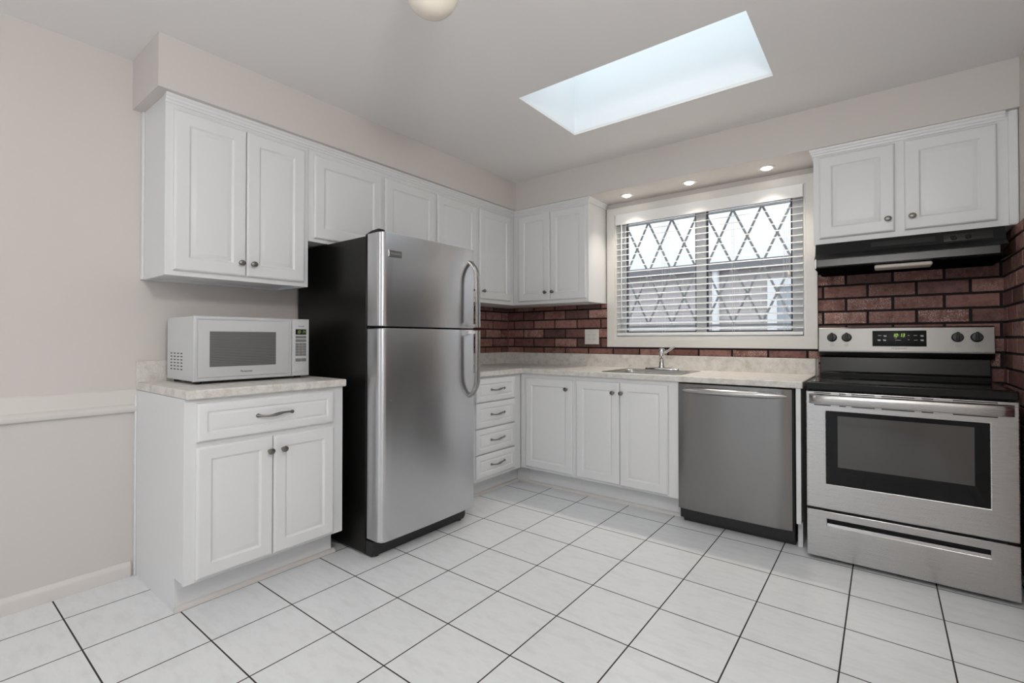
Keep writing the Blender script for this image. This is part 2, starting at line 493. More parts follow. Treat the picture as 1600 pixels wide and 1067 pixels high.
# skylight
wd2 = structure(bpy.data.objects.new('window_2', None)); COL.objects.link(wd2); wd2.location = (1.81, -1.17, ZC); ROOTS['window_2'] = Vector(wd2.location)
wd2['label'] = 'bright rectangular skylight opening in the ceiling'; wd2['category'] = 'skylight'
zt = 2.98
mb = MB(); mb.cells([SK[0] - 0.04, SK[0], SK[1], SK[1] + 0.04], [SK[2] - 0.04, SK[2], SK[3], SK[3] + 0.04],
                    lambda x, y: not (SK[0] < x < SK[1] and SK[2] < y < SK[3]),
                    lambda x, y: Vector((x, y, ZC + 0.0155)), lambda x, y: Vector((x, y, zt)))
structure(mb.build('shaft', M['shaft'], wd2))
structure(MB().box(SK[0] - 0.02, SK[1] + 0.02, SK[2] - 0.02, SK[3] + 0.02, zt, zt + 0.006).build('pane', M['skylight_pane'], wd2))

# window 1: casing, jamb, vinyl frame, panes
wd1 = structure(bpy.data.objects.new('window_1', None)); COL.objects.link(wd1); wd1.location = (1.77, 0, 1.05); ROOTS['window_1'] = Vector(wd1.location)
wd1['label'] = 'white framed sliding kitchen window above the sink'; wd1['category'] = 'window'
mb = MB(); mb.cells([1.045, WO[0], WO[1], 2.487], [1.05, 1.107, WO[3], 2.160],
                    lambda x, z: not (WO[0] < x < WO[1] and 1.107 < z < WO[3]),
                    lambda x, z: Vector((x, -0.026, z)), lambda x, z: Vector((x, -0.0005, z)))
structure(mb.build('casing', M['casing'], wd1, bevel=0.002))
mb = MB(); mb.cells([WO[0] + 0.0005, WO[0] + 0.012, WO[1] - 0.012, WO[1] - 0.0005], [WO[2] - 0.0125, WO[2] + 0.012, WO[3] - 0.012, WO[3] - 0.0005],
                    lambda x, z: not (WO[0] + .012 < x < WO[1] - .012 and WO[2] + .012 < z < WO[3] - .012),
                    lambda x, z: Vector((x, -0.021, z)), lambda x, z: Vector((x, 0.06, z)))
structure(mb.build('jamb', M['casing'], wd1, bevel=0.0015))
mb = MB(); mb.cells([WO[0], 1.168, 1.722, 1.790, 2.340, WO[1]], [WO[2], 1.165, 2.055, WO[3]],
                    lambda x, z: not ((1.168 < x < 1.722 or 1.79 < x < 2.34) and 1.165 < z < 2.055),
                    lambda x, z: Vector((x, 0.062, z)), lambda x, z: Vector((x, 0.12, z)))
structure(mb.build('sash_frame', M['vinyl'], wd1, bevel=0.003))
mb = MB()
for a, b in ((1.168, 1.722), (1.79, 2.34)):
    mb.cells([a, a + 0.011, b - 0.011, b], [1.165, 1.174, 2.046, 2.055], lambda x, z, a=a, b=b: not (a + .011 < x < b - .011 and 1.174 < z < 2.046),
             lambda x, z: Vector((x, 0.082, z)), lambda x, z: Vector((x, 0.10, z)))
structure(mb.build('gasket', M['gasket'], wd1))
for a, b in ((1.168, 1.722), (1.79, 2.34)):
    structure(MB().box(a, b, 0.088, 0.092, 1.165, 2.055).build('pane', M['pane'], wd1))

# ------------------------------------------------------------------ brick veneer
def bricks(name, F, regions, off_even, off_odd, label, z0=1.042, pitch=0.0797, blen=0.2225, seed=1):
    rnd = random.Random(seed)
    t = thing(name, label, 'brick backsplash', F((regions[0][0] + regions[0][1]) / 2, regions[0][2], 0))
    mo = MB(); bk = MB(); shades = []
    g = 0.0060
    for (u0, u1, v0, v1) in regions:
        mo.fbox(F, u0, u1, v0, v1, 0.002, 0.0065)
        k0 = math.floor((v0 - z0) / pitch); k1 = math.ceil((v1 - z0) / pitch)
        for k in range(k0, k1):
            a0 = max(v0, z0 + k * pitch + g); a1 = min(v1, z0 + (k + 1) * pitch - g)
            if a1 - a0 < 0.006: continue
            of = off_even if k % 2 == 0 else off_odd
            i0 = math.floor((u0 - of) / blen); i1 = math.ceil((u1 - of) / blen)
            for i in range(i0, i1):
                b0 = max(u0, of + i * blen + g); b1 = min(u1, of + (i + 1) * blen - g)
                if b1 - b0 < 0.006: continue
                rr = random.Random(seed * 1000 + k * 91 + i * 7)
                sh = min(1, max(0, rr.gauss(0.5, 0.30))); spk = max(0, rr.gauss(0.45, 0.5)) if sh > 0.35 else 0.1
                n0 = len(bk.bm.faces)
                e = 0.0018
                bk.panel(F, b0, b1, a0, a1, [(0, 0.005), (0, 0.0105), (e, 0.013 + rr.uniform(-0.0006, 0.0006))])
                shades += [(sh, min(1, spk))] * (len(bk.bm.faces) - n0)
    mo.build('mortar', M['mortar'], t)
    cl = bk.bm.loops.layers.float_color.new('brick_shade')
    bk.bm.faces.ensure_lookup_table()
    for f, (a, b) in zip(bk.bm.faces, shades):
        for l in f.loops: l[cl] = (a, b, 0, 1)
    bk.build('bricks', M['brick'], t, smooth=False)
    return t
bricks('brick_backsplash', FB(0.0), [(0.014, 1.045, 0.991, 1.398), (1.045, 2.487, 0.991, 1.0495)], 0.0885, 0.1975,
       'dark red brick backsplash under the corner wall cabinets and below the window', blen=0.2232, seed=3)
bricks('brick_backsplash', FB(0.0), [(2.4875, XR - 0.006, 0.80, 1.652)], 2.737, 2.632,
       'dark red brick backsplash on the wall between the range and the black hood', seed=5)
bricks('brick_backsplash', FL(0.0), [(-1.36, -0.0, 0.991, 1.398)], -0.225, -0.105,
       'dark red brick backsplash on the left wall beside the refrigerator', seed=8)
FR = lambda u, v, w_: Vector((XR - w_, u, v))
bricks('brick_backsplash', FR, [(-0.80, -0.0, 0.10, 1.652)], -0.105, -0.228,
       'dark red brick facing on the right wall beside the range', seed=11)

# ------------------------------------------------------------------ cabinet pieces
DOOR = lambda r: [(0, 0), (0, 0.012), (0.003, 0.0165), (0.008, 0.019), (0.012, 0.0190), (r, 0.0190), (r + 0.004, 0.0140), (r + 0.009, 0.0118), (r + 0.026, 0.0174), (r + 0.032, 0.0180)]
DRAWER = lambda r: [(0, 0), (0, 0.012), (0.003, 0.0165), (0.008, 0.019), (r, 0.0190), (r + 0.003, 0.0145), (r + 0.007, 0.0128), (r + 0.017, 0.0178), (r + 0.020, 0.018)]

def add_knob(F, u, v, parent, w0=0.019):
    return MB().lathe(F, u, v, [(0.0085, w0 - 0.0005), (0.0085, w0 + 0.0015), (0.0055, w0 + 0.003), (0.0050, w0 + 0.012), (0.009, w0 + 0.0145), (0.0135, w0 + 0.0175), (0.0145, w0 + 0.0205), (0.0125, w0 + 0.0245), (0.007, w0 + 0.0268)], 22, 1.12, 0.95).build('knob', M['pewter'], parent)
def add_door(F, u0, u1, v0, v1, parent, knob=None, rail_w=0.058):
    d = MB().panel(F, u0, u1, v0, v1, DOOR(rail_w)).build('door', M['white'], parent)
    if knob: add_knob(F, knob[0], knob[1], d)
    return d
def add_pull(F, u, v, length, parent, w0=0.019):
    n = 21; path = []; rad = []
    for i in range(n):
        s = -1 + 2 * i / (n - 1)
        path.append(F(u + s * length / 2, v + 0.004 * math.sin(s * PI) , w0 + 0.021 * (1 - abs(s) ** 2.6) + 0.001))
        rad.append(0.0042 + 0.0032 * math.exp(-(s / 0.28) ** 2) + 0.0035 * max(0, abs(s) - 0.82) / 0.18)
    mb = MB().tube(path, rad, 12)
    for s in (-1, 1):
        mb.lathe(F, u + s * (length / 2 - 0.002), v, [(0.0085, w0 - 0.0005), (0.0085, w0 + 0.002), (0.0055, w0 + 0.005)], 14)
    return mb.build('pull_handle', M['pewter'], parent)
def add_drawer(F, u0, u1, v0, v1, parent, length, r=0.030, hu=None):
    d = MB().panel(F, u0, u1, v0, v1, DRAWER(r)).build('drawer', M['white'], parent)
    add_pull(F, (u0 + u1) / 2 if hu is None else hu, (v0 + v1) / 2 + 0.002, length, d)
    return d

CROWN = [(0, 2.160), (0.005, 2.1605), (0.007, 2.170), (0.012, 2.174), (0.0135, 2.184), (0.018, 2.188), (0.0195, 2.1995), (0, 2.1995)]
XU = 0.315; YU = -0.315

# wall cabinet over the microwave
c = thing('wall_cabinet', 'white two-door wall cabinet hanging on the left wall above the microwave', 'wall cabinet', (0, -2.5, 1.397))
mb = MB().box(0.001, XU - 0.018, -2.828, -2.170, 1.408, 2.1995)
mb.box(0.001, XU - 0.018, -2.828, -2.812, 1.397, 1.408).box(0.001, XU - 0.018, -2.186, -2.170, 1.397, 1.408).box(0.001, 0.018, -2.812, -2.186, 1.397, 1.408)
mb.build('carcass', M['white'], c)
MB().box(XU - 0.018, XU, -2.832, -2.168, 1.397, 2.1995).build('face_frame', M['white'], c, bevel=0.0015)
MB().box(0.001, 0.022, -2.838, -2.828, 1.397, 2.1995).build('scribe_strip', M['white'], c, bevel=0.002)
F = FL(XU)
add_door(F, -2.802, -2.4975, 1.421, 2.137, c, (-2.523, 1.483))
add_door(F, -2.4945, -2.194, 1.421, 2.137, c, (-2.466, 1.483))
MB().sweep([(XU, -2.834), (XU, -2.168)], CROWN).build('crown_moulding', M['white'], c)

# wall cabinet above the refrigerator
c = thing('wall_cabinet', 'white short two-door wall cabinet directly above the stainless refrigerator', 'wall cabinet', (0, -1.68, 1.652))
MB().box(0.001, XU - 0.018, -2.167, -1.222, 1.652, 2.1995).build('carcass', M['white'], c)
MB().box(XU - 0.018, XU, -2.167, -1.222, 1.652, 2.1995).build('face_frame', M['white'], c, bevel=0.001)
add_door(F, -2.140, -1.690, 1.672, 2.133, c, (-1.72, 1.735))
add_door(F, -1.664, -1.234, 1.672, 2.133, c, (-1.634, 1.735))
MB().sweep([(XU, -2.168), (XU, -1.222)], CROWN).build('crown_moulding', M['white'], c)

# tall wall cabinet between refrigerator and corner
c = thing('wall_cabinet', 'white tall wall cabinet on the left wall between the refrigerator and the corner', 'wall cabinet', (0, -0.78, 1.4))
MB().box(0.001, XU - 0.018, -1.221, -0.3155, 1.400, 2.1995).build('carcass', M['white'], c)
MB().box(XU - 0.018, XU, -1.221, -0.3155, 1.400, 2.1995).build('face_frame', M['white'], c, bevel=0.001)
add_door(F, -1.214, -0.800, 1.430, 2.135, c, (-0.835, 1.49))
add_door(F, -0.766, -0.374, 1.430, 2.135, c, (-0.735, 1.489))
MB().sweep([(XU, -1.222), (XU, YU)], CROWN).build('crown_moulding', M['white'], c)

# wall cabinet on the window wall, in the corner
c = thing('wall_cabinet', 'white two-door wall cabinet in the corner left of the window', 'wall cabinet', (0.68, 0, 1.4))
MB().box(0.02, 1.031, YU + 0.018, -0.001, 1.400, 2.1995).build('carcass', M['white'], c)
MB().box(XU + 0.0005, 1.035, YU, YU + 0.018, 1.400, 2.1995).build('face_frame', M['white'], c, bevel=0.001)
F = FB(YU)
add_door(F, 0.376, 0.6905, 1.426, 2.140, c, (0.654, 1.491))
add_door(F, 0.6935, 1.020, 1.426, 2.140, c, (0.724, 1.491))
MB().sweep([(XU, YU), (1.035, YU), (1.035, -0.03)], CROWN).build('crown_moulding', M['white'], c)

# wall cabinet above the hood
c = thing('wall_cabinet', 'white two-door wall cabinet above the black range hood', 'wall cabinet', (2.9, 0, 1.653))
MB().box(2.500, XR - 0.002, YU + 0.018, -0.0155, 1.6535, 2.1995).build('carcass', M['white'], c)
MB().box(2.496, XR - 0.002, YU, YU + 0.018, 1.6535, 2.1995).build('face_frame', M['white'], c, bevel=0.001)
add_door(F, 2.524, 2.862, 1.683, 2.147, c, (2.833, 1.749))
add_door(F, 2.901, 3.246, 1.683, 2.147, c, (2.932, 1.749))
MB().sweep([(2.496, -0.03), (2.496, YU), (3.275, YU)], CROWN).build('crown_moulding', M['white'], c)
MB().box(3.284, XR - 0.0015, YU - 0.012, YU, 1.6535, 2.1995).build('scribe_moulding', M['white'], c, bevel=0.006, seg=3)

# base cabinet under the microwave
XB = 0.617
c = thing('base_cabinet', 'white base cabinet with one drawer and two doors beneath the microwave', 'base cabinet', (0.3, -2.5, 0))
sec = [(0.001, 0), (0.515, 0), (0.515, 0.138), (0.599, 0.138), (0.599, 0.8715), (0.001, 0.8715)]
MB().prism(sec, lambda p: Vector((p[0], -2.850, p[1])), lambda p: Vector((p[0], -2.146, p[1]))).build('carcass', M['white'], c, bevel=0.001)
sec = [(0.001, 0), (0.530, 0), (0.530, 0.060), (0.527, 0.138), (0.617, 0.138), (0.617, 0.8715), (0.001, 0.8715)]
MB().box(0.599, XB, -2.850, -2.146, 0.134, 0.8715).build('face_frame', M['white'], c, bevel=0.0015)
MB().box(0.001, 0.02, -2.858, -2.850, 0, 0.85).build('scribe_strip', M['white'], c, bevel=0.002)
shoe = [(0, 0), (0.019, 0), (0.018, 0.007), (0.013, 0.014), (0.006, 0.0185), (0, 0.019)]
MB().sweep([(0.5155, -2.851), (0.5155, -2.133)], shoe).build('shoe_moulding', M['trim'], c)
F = FL(XB)
add_drawer(F, -2.808, -2.203, 0.697, 0.853, c, 0.158, 0.034, -2.498)
add_door(F, -2.811, -2.5065, 0.147, 0.677, c, (-2.523, 0.613), 0.052)
add_door(F, -2.5035, -2.203, 0.147, 0.677, c, (-2.463, 0.613), 0.052)

# drawer stack on the left wall by the corner
c = thing('base_cabinet', 'white stack of four drawers between the refrigerator and the corner', 'base cabinet', (0.3, -0.98, 0))
sec = [(0.001, 0), (0.517, 0), (0.517, 0.135), (0.599, 0.135), (0.599, 0.8515), (0.001, 0.8515)]
MB().prism(sec, lambda p: Vector((p[0], -1.358, p[1])), lambda p: Vector((p[0], -0.620, p[1]))).build('carcass', M['white'], c)
MB().box(0.40, 0.517, -0.6195, -0.5305, 0.0, 0.135).build('toe_kick', M['white'], c)
MB().box(0.599, XB, -1.358, -0.6205, 0.135, 0.8515).build('face_frame', M['white'], c, bevel=0.001)
for v0, v1 in ((0.676, 0.838), (0.499, 0.671), (0.322, 0.492), (0.157, 0.314)):
    add_drawer(F, -1.143, -0.712, v0, v1, c, 0.150, 0.036, -0.915)
MB().sweep([(0.5175, -1.358), (0.5175, -0.5355)], shoe).build('shoe_moulding', M['trim'], c)

# base cabinets on the window wall
YB = -0.617
F = FB(YB)
def base_back(x0, x1, label, inner=False):
    c = thing('base_cabinet', label, 'base cabinet', ((x0 + x1) / 2, -0.3, 0))
    sec = [(-0.001, 0), (-0.516, 0), (-0.516, 0.140), (-0.599, 0.140), (-0.599, 0.70), (-0.001, 0.70)]
    MB().prism(sec, lambda p: Vector((x0, p[0], p[1])), lambda p: Vector((x1, p[0], p[1]))).build('carcass', M['white'], c)
    MB().box(x0, x1, YB, -0.599, 0.138, 0.8515).build('face_frame', M['white'], c, bevel=0.001)
    MB().sweep([(x0 if not inner else 0.5365, -0.5165), (x1, -0.5165)], shoe).build('shoe_moulding', M['trim'], c)
    return c
c = base_back(0.6175, 1.0905, 'white base cabinet with a single door in the corner beside the drawer stack', True)
MB().box(0.5185, 0.6175, -0.530, -0.5165, 0, 0.138).build('toe_kick', M['white'], c)
add_door(F, 0.672, 1.077, 0.156, 0.822, c, (1.033, 0.757), 0.052)
c = base_back(1.091, 1.8165, 'white two-door base cabinet under the sink, left of the dishwasher')
add_door(F, 1.108, 1.4335, 0.154, 0.824, c, (1.392, 0.757), 0.052)
add_door(F, 1.4365, 1.757, 0.150, 0.826, c, (1.452, 0.758), 0.052)

# white filler panel between dishwasher and range
c = tag(MB().box(2.441, 2.464, -0.632, -0.03, 0.138, 0.8525).box(2.441, 2.464, -0.575, -0.03, 0.0, 0.138).build('end_panel', M['white'], bevel=0.001),
        'narrow white end panel standing between the dishwasher and the range', 'end panel')

# ------------------------------------------------------------------ worktops
c = thing('countertop', 'mottled grey laminate countertop under the microwave with short backsplash', 'countertop', (0.32, -2.5, 0.872))
MB().box(0.0215, 0.642, -2.8515, -2.139, 0.872, 0.909).build('slab', M['laminate'], c, bevel=0.006, seg=3)
MB().box(0.0005, 0.021, -2.8515, -2.139, 0.872, 1.008).build('backsplash', M['laminate'], c, bevel=0.002)
c = thing('countertop', 'L-shaped mottled grey laminate countertop running from refrigerator to range', 'countertop', (1.2, -0.32, 0.852))
SKX = (1.300, 1.790, -0.560, -0.150)
mb = MB(); mb.cells([0.0215, 0.642, SKX[0], SKX[1], 2.474], [-1.362, -0.640, SKX[2], SKX[3], -0.0215],
                    lambda x, y: (x < 0.642 or y > -0.640) and not (SKX[0] < x < SKX[1] and SKX[2] < y < SKX[3]),
                    lambda x, y: Vector((x, y, 0.852)), lambda x, y: Vector((x, y, 0.889)))
mb.build('slab', M['laminate'], c, bevel=0.006, seg=3)
mb = MB(); mb.cells([0.0145, 0.0210, 2.474], [-1.362, -0.021, -0.0145], lambda x, y: x < 0.021 or y > -0.021,
                    lambda x, y: Vector((x, y, 0.852)), lambda x, y: Vector((x, y, 0.990)))
mb.build('backsplash', M['laminate'], c, bevel=0.002)

# ------------------------------------------------------------------ sink and faucet
def rrect(x0, x1, y0, y1, r, n=6):
    pts = []
    for cx, cy, a0 in ((x1 - r, y1 - r, 0), (x0 + r, y1 - r, PI / 2), (x0 + r, y0 + r, PI), (x1 - r, y0 + r, 1.5 * PI)):
        for k in range(n + 1):
            a = a0 + PI / 2 * k / n
            pts.append((cx + r * math.cos(a), cy + r * math.sin(a)))
    return pts
c = thing('sink', 'stainless steel drop-in sink set in the countertop below the window', 'sink', (1.545, -0.36, 0.889))
zz = 0.8893
def ring(x0, x1, y0, y1, r, z): return [Vector((p[0], p[1], z)) for p in rrect(x0, x1, y0, y1, r)]
mb = MB().loft([ring(1.278, 1.812, -0.592, -0.128, 0.02, zz), ring(1.280, 1.810, -0.590, -0.130, 0.02, zz + 0.004),
                ring(1.296, 1.794, -0.574, -0.146, 0.03, zz + 0.005), ring(1.308, 1.782, -0.552, -0.215, 0.05, zz + 0.002),
                ring(1.313, 1.777, -0.547, -0.220, 0.05, zz - 0.008), ring(1.322, 1.768, -0.538, -0.229, 0.06, zz - 0.15), ring(1.34, 1.75, -0.52, -0.247, 0.06, zz - 0.17)],
               cap0=False, cap1=True)
mb.build('bowl', M['sink_steel'], c)
MB().turn((1.545, -0.385), [(0.045, zz - 0.1698), (0.045, zz - 0.168), (0.038, zz - 0.167), (0.030, zz - 0.1685), (0.004, zz - 0.1685)], 24).build('drain', M['chrome'], c)

c = thing('faucet', 'chrome single-lever faucet standing behind the sink', 'faucet', (1.546, -0.165, 0.894))
zf = 0.8944
MB().loft([[Vector((1.546 + 0.125 * math.cos(a) * s, -0.168 + 0.026 * math.sin(a) * s, z)) for a in [2 * PI * k / 32 for k in range(32)]]
           for s, z in ((1, zf), (1, zf + 0.006), (0.94, zf + 0.011), (0.5, zf + 0.015))]).build('deck_plate', M['chrome'], c)
MB().turn((1.546, -0.165), [(0.0225, zf + 0.010), (0.0225, zf + 0.02), (0.018, zf + 0.028), (0.0165, zf + 0.06), (0.0185, zf + 0.10), (0.021, zf + 0.115), (0.0215, zf + 0.140), (0.018, zf + 0.149), (0.008, zf + 0.153)], 28).build('body', M['chrome'], c)
SD = Vector((0.34, -0.94, 0))
MB().tube([Vector((1.546, -0.165, zf)) + SD * a + Vector((0, 0, b)) for a, b in ((0.0, 0.085), (0.04, 0.100), (0.09, 0.116), (0.14, 0.126), (0.175, 0.127), (0.192, 0.118), (0.196, 0.102))],
          [0.015, 0.0145, 0.014, 0.0135, 0.0135, 0.013, 0.0125], 16).build('spout', M['chrome'], c)
MB().tube([(1.548, -0.165, zf + 0.118), (1.575, -0.164, zf + 0.124), (1.598, -0.163, zf + 0.138), (1.620, -0.162, zf + 0.154), (1.640, -0.161, zf + 0.166)],
          [0.010, 0.0085, 0.008, 0.0085, 0.006], 14).build('lever', M['chrome'], c)

# ------------------------------------------------------------------ microwave
c = thing('microwave', 'white countertop microwave oven sitting on the small laminate countertop', 'microwave', (0.23, -2.475, 0.909))
MB().box(0.060, 0.383, -2.744, -2.207, 0.922, 1.216).build('casing', M['micro_side'], c, bevel=0.006, seg=3)
for i in range(4):
    for k in range(6):
        x = 0.110 + i * 0.043; z = 0.970 + k * 0.0148
        MB().box(x, x + 0.022, -2.7446, -2.742, z, z + 0.005).build('vent_or_gap_slot', M['ink'], c)
F = FL(0.383)
d = MB().panel(F, -2.746, -2.299, 0.922, 1.217, [(0, 0), (0, 0.011), (0.003, 0.015), (0.006, 0.016), (0.0135, 0.016), (0.014, 0.0135), (0.0165, 0.0135), (0.017, 0.016)]).build('door', M['micro'], c)
MB().panel(F, -2.7285, -2.3165, 0.9395, 1.1995, [(0, 0.0155), (0.001, 0.0172), (0.003, 0.0175)]).build('door_panel', M['micro'], d)
MB().panel(F, -2.682, -2.383, 0.986, 1.148, [(0, 0.0170), (0, 0.0180), (0.002, 0.0182)]).build('door_window', M['screen'], d)
text('brand_lettering', 'Panasonic', 0.014, F, -2.522, 0.961, 0.0180, M['ink'], d, spacing=1.0)
p = MB().panel(F, -2.2975, -2.205, 0.922, 1.217, [(0, 0), (0, 0.011), (0.003, 0.015), (0.006, 0.016)]).build('control_panel', M['micro'], c)
text('print', 'Inverter', 0.010, F, -2.250, 1.180, 0.0162, M['ink'], p)
q = MB().panel(F, -2.281, -2.223, 1.136, 1.164, [(0, 0.015), (0, 0.0168), (0.001, 0.017)]).build('display', M['display_glass'], p)
mb = MB(); digits(mb, F, -2.276, 1.142, 0.0172, '10:14', 0.016, 0.0112); mb.build('clock_digits', M['digit_soft'], q)
for v0, v1 in ((1.117, 1.133 - 0.003), (1.0975, 1.1125)):
    MB().panel(F, -2.281, -2.223, v0, v1, [(0, 0.015), (0, 0.0165), (0.001, 0.0172)]).build('button', M['button'], p)
for r in range(5):
    for k in range(3):
        u = -2.281 + k * 0.0197; v = 1.025 + r * 0.0137
        MB().panel(F, u, u + 0.0186, v, v + 0.0125, [(0, 0.015), (0, 0.0163), (0.0012, 0.0170)]).build('button', M['button'], p)
for k in range(2):
    u = -2.281 + k * 0.0297
    MB().panel(F, u, u + 0.0283, 0.996, 1.012, [(0, 0.015), (0, 0.0163), (0.0012, 0.0170)]).build('button', M['button'], p)
MB().panel(F, -2.288, -2.216, 0.943, 0.983, [(0, 0.015), (0, 0.0175), (0.002, 0.0185)]).build('door_release_button', M['micro'], p)
for x, y in ((0.10, -2.71), (0.10, -2.24), (0.34, -2.71), (0.34, -2.24)):
    MB().turn((x, y), [(0.016, 0.9095), (0.018, 0.923)], 16).build('foot', M['rubber'], c)

# ------------------------------------------------------------------ refrigerator
c = thing('refrigerator', 'stainless top-freezer refrigerator with black sides and bow handles', 'refrigerator', (0.4, -1.72, 0))
MB().box(0.030, 0.706, -2.070, -1.376, 0.012, 1.645).build('cabinet', M['black'], c, bevel=0.004)
MB().box(0.700, 0.722, -2.060, -1.386, 0.095, 1.650).build('gasket', M['rubber'], c)
mb = MB().prism([(0.68, 0.006), (0.752, 0.006), (0.765, 0.03), (0.765, 0.084), (0.68, 0.084)], lambda p: Vector((p[0], -2.066, p[1])), lambda p: Vector((p[0], -1.390, p[1])))
mb.build('base_grille', M['black_plastic'], c, bevel=0.004)
MB().prism([(0.690, 1.6455), (0.800, 1.657), (0.812, 1.662), (0.800, 1.672), (0.74, 1.668), (0.690, 1.654)], lambda p: Vector((p[0], -2.066, p[1])), lambda p: Vector((p[0], -2.030, p[1]))).build('hinge_cover', M['rubber'], c, bevel=0.004)
def fridge_plan():
    y0, y1, xb, xf, r = -2.070, -1.3755, 0.718, 0.8275, 0.034
    pts = [(xb, y1), (xb, y0)]
    n = 8
    for k in range(n + 1):
        a = -PI / 2 + PI / 2 * k / n
        pts.append((xf - r + r * math.cos(a), y0 + r + r * math.sin(a)))
    for k in range(1, 16):
        s = k / 16
        pts.append((xf + 0.006 * (1 - (2 * s - 1) ** 2), y0 + r + (y1 - y0 - r - 0.012) * s))
    for k in range(n + 1):
        a = PI / 2 * k / n
        pts.append((xf - 0.012 + 0.012 * math.cos(a), y1 - 0.012 + 0.012 * math.sin(a)))
    return pts
PLAN = fridge_plan()
def fridge_door(name, z0, z1, hz):
    mb = MB()
    e = 0.004
    cx, cy = 0.775, -1.72
    ins = lambda p, s: ((p[0] - cx) * s + cx, (p[1] - cy) * s + cy)
    rings = [[Vector((*ins(p, 0.985), z0)) for p in PLAN], [Vector((*p, z0 + e)) for p in PLAN], [Vector((*p, z1 - e)) for p in PLAN], [Vector((*ins(p, 0.985), z1)) for p in PLAN]]
    d = mb.loft(rings).build(name, M['fridge_steel'], c)
    xs = 0.832; yh = -1.420
    za, zb, sg = hz       # door-gap end, far end of the handle
    zc = zb + sg * 0.085
    path = [(xs - 0.006, yh, zb), (xs + 0.004, yh, zb + sg * 0.004), (xs + 0.022, yh, zb + sg * 0.018), (xs + 0.040, yh, zb + sg * 0.040), (xs + 0.053, yh, zb + sg * 0.066), (xs + 0.060, yh, zc),
            (xs + 0.062, yh, zc + sg * 0.04)]
    L_ = abs(za - path[-1][2])
    for k in range(1, 7):
        path.append((xs + 0.062 + 0.003 * math.sin(PI * k / 12), yh, path[6][2] + sg * L_ * k / 6))
    h = MB().ribbon(path, (0, 1, 0), 0.030, 0.017)
    h.box(xs - 0.004, xs + 0.058, yh - 0.011, yh + 0.011, min(za, za - sg * 0.02), max(za, za - sg * 0.02))
    h.build('handle', M['handle_steel'], d)
    inner = [(p[0] - 0.0075 if i > 2 else p[0] - 0.004, p[1], p[2] + (sg * 0.006 if i < 5 else 0)) for i, p in enumerate(path[1:])]
    MB().ribbon(inner, (0, 1, 0), 0.0285, 0.009).build('handle_liner', M['dark_steel'], d)
    return d
d = fridge_door('freezer_door', 1.178, 1.656, (1.182, 1.580, -1))
F = FL(0.8285)
b = MB().panel(F, -2.0245, -1.9420, 1.533, 1.566, [(0, -0.003), (0, 0.0035), (0.0015, 0.0045), (0.004, 0.0045), (0.0048, 0.0035)]).build('badge', M['dark_steel'], d)
text('badge_lettering', 'FRIGIDAIRE', 0.013, F, -1.983, 1.549, 0.0045, M['chrome'], b)
d = fridge_door('fresh_food_door', 0.092, 1.168, (1.164, 0.768, 1))
MB().lathe(F, -2.008, 0.800, [(0.004, 0.0005), (0.004, 0.0028), (0.002, 0.0034)], 12).build('lock_plug', M['ink_grey'], d)
for y in (-2.03, -1.42):
    MB().turn((0.735, y), [(0.016, 0.0005), (0.016, 0.010), (0.010, 0.014)], 14).build('foot', M['black_plastic'], c)

# ------------------------------------------------------------------ dishwasher
c = thing('dishwasher', 'stainless dishwasher built in between the sink cabinet and the range', 'dishwasher', (2.12, -0.35, 0))
MB().box(1.8225, 2.428, -0.600, -0.03, 0.03, 0.846).build('tub', M['black_plastic'], c)
F = FB(-0.606)
n = 24; plan = []
x0, x1 = 1.8195, 2.4225
for k in range(n + 1):
    s = k / n; x = x0 + (x1 - x0) * s
    ed = min(s, 1 - s)
    plan.append((x, 0.022 + 0.010 * min(1, ed / 0.12) ** 0.5 + 0.004 * (1 - (2 * s - 1) ** 2)))
plan = [(x0, 0.0)] + plan + [(x1, 0.0)]
e = 0.003
dd = MB().loft([[F(x, 0.092, w_ * 0.9) for x, w_ in plan], [F(x, 0.092 + e, w_) for x, w_ in plan], [F(x, 0.845 - e, w_) for x, w_ in plan], [F(x, 0.845, w_ * 0.9) for x, w_ in plan]]).build('door', M['dw_steel'], c)
# bowed bar handle, pointed at both ends
rings = []
for k in range(31):
    s = -1 + 2 * k / 30; u = 2.1255 + 0.276 * s
    o = (1 - abs(s) ** 2.2); hh = 0.003 + 0.019 * (1 - abs(s) ** 4) ** 0.6
    zc_ = 0.806 - 0.002 * o
    rings.append([F(u, zc_ + hh * math.sin(a) * (1.0 if math.sin(a) > 0 else 0.8), 0.034 + (0.004 + 0.036 * o) * max(0, 0.30 + 0.70 * math.cos(a))) for a in [2 * PI * j / 16 for j in range(16)]])
MB().loft(rings).build('handle', M['range_steel'], dd)
MB().box(1.835, 2.430, -0.572, -0.50, 0.003, 0.094).build('kick_plate', M['black_plastic'], c)
MB().box(1.8225, 2.432, -0.610, -0.598, 0.094, 0.848).build('door_seal', M['rubber'], c)

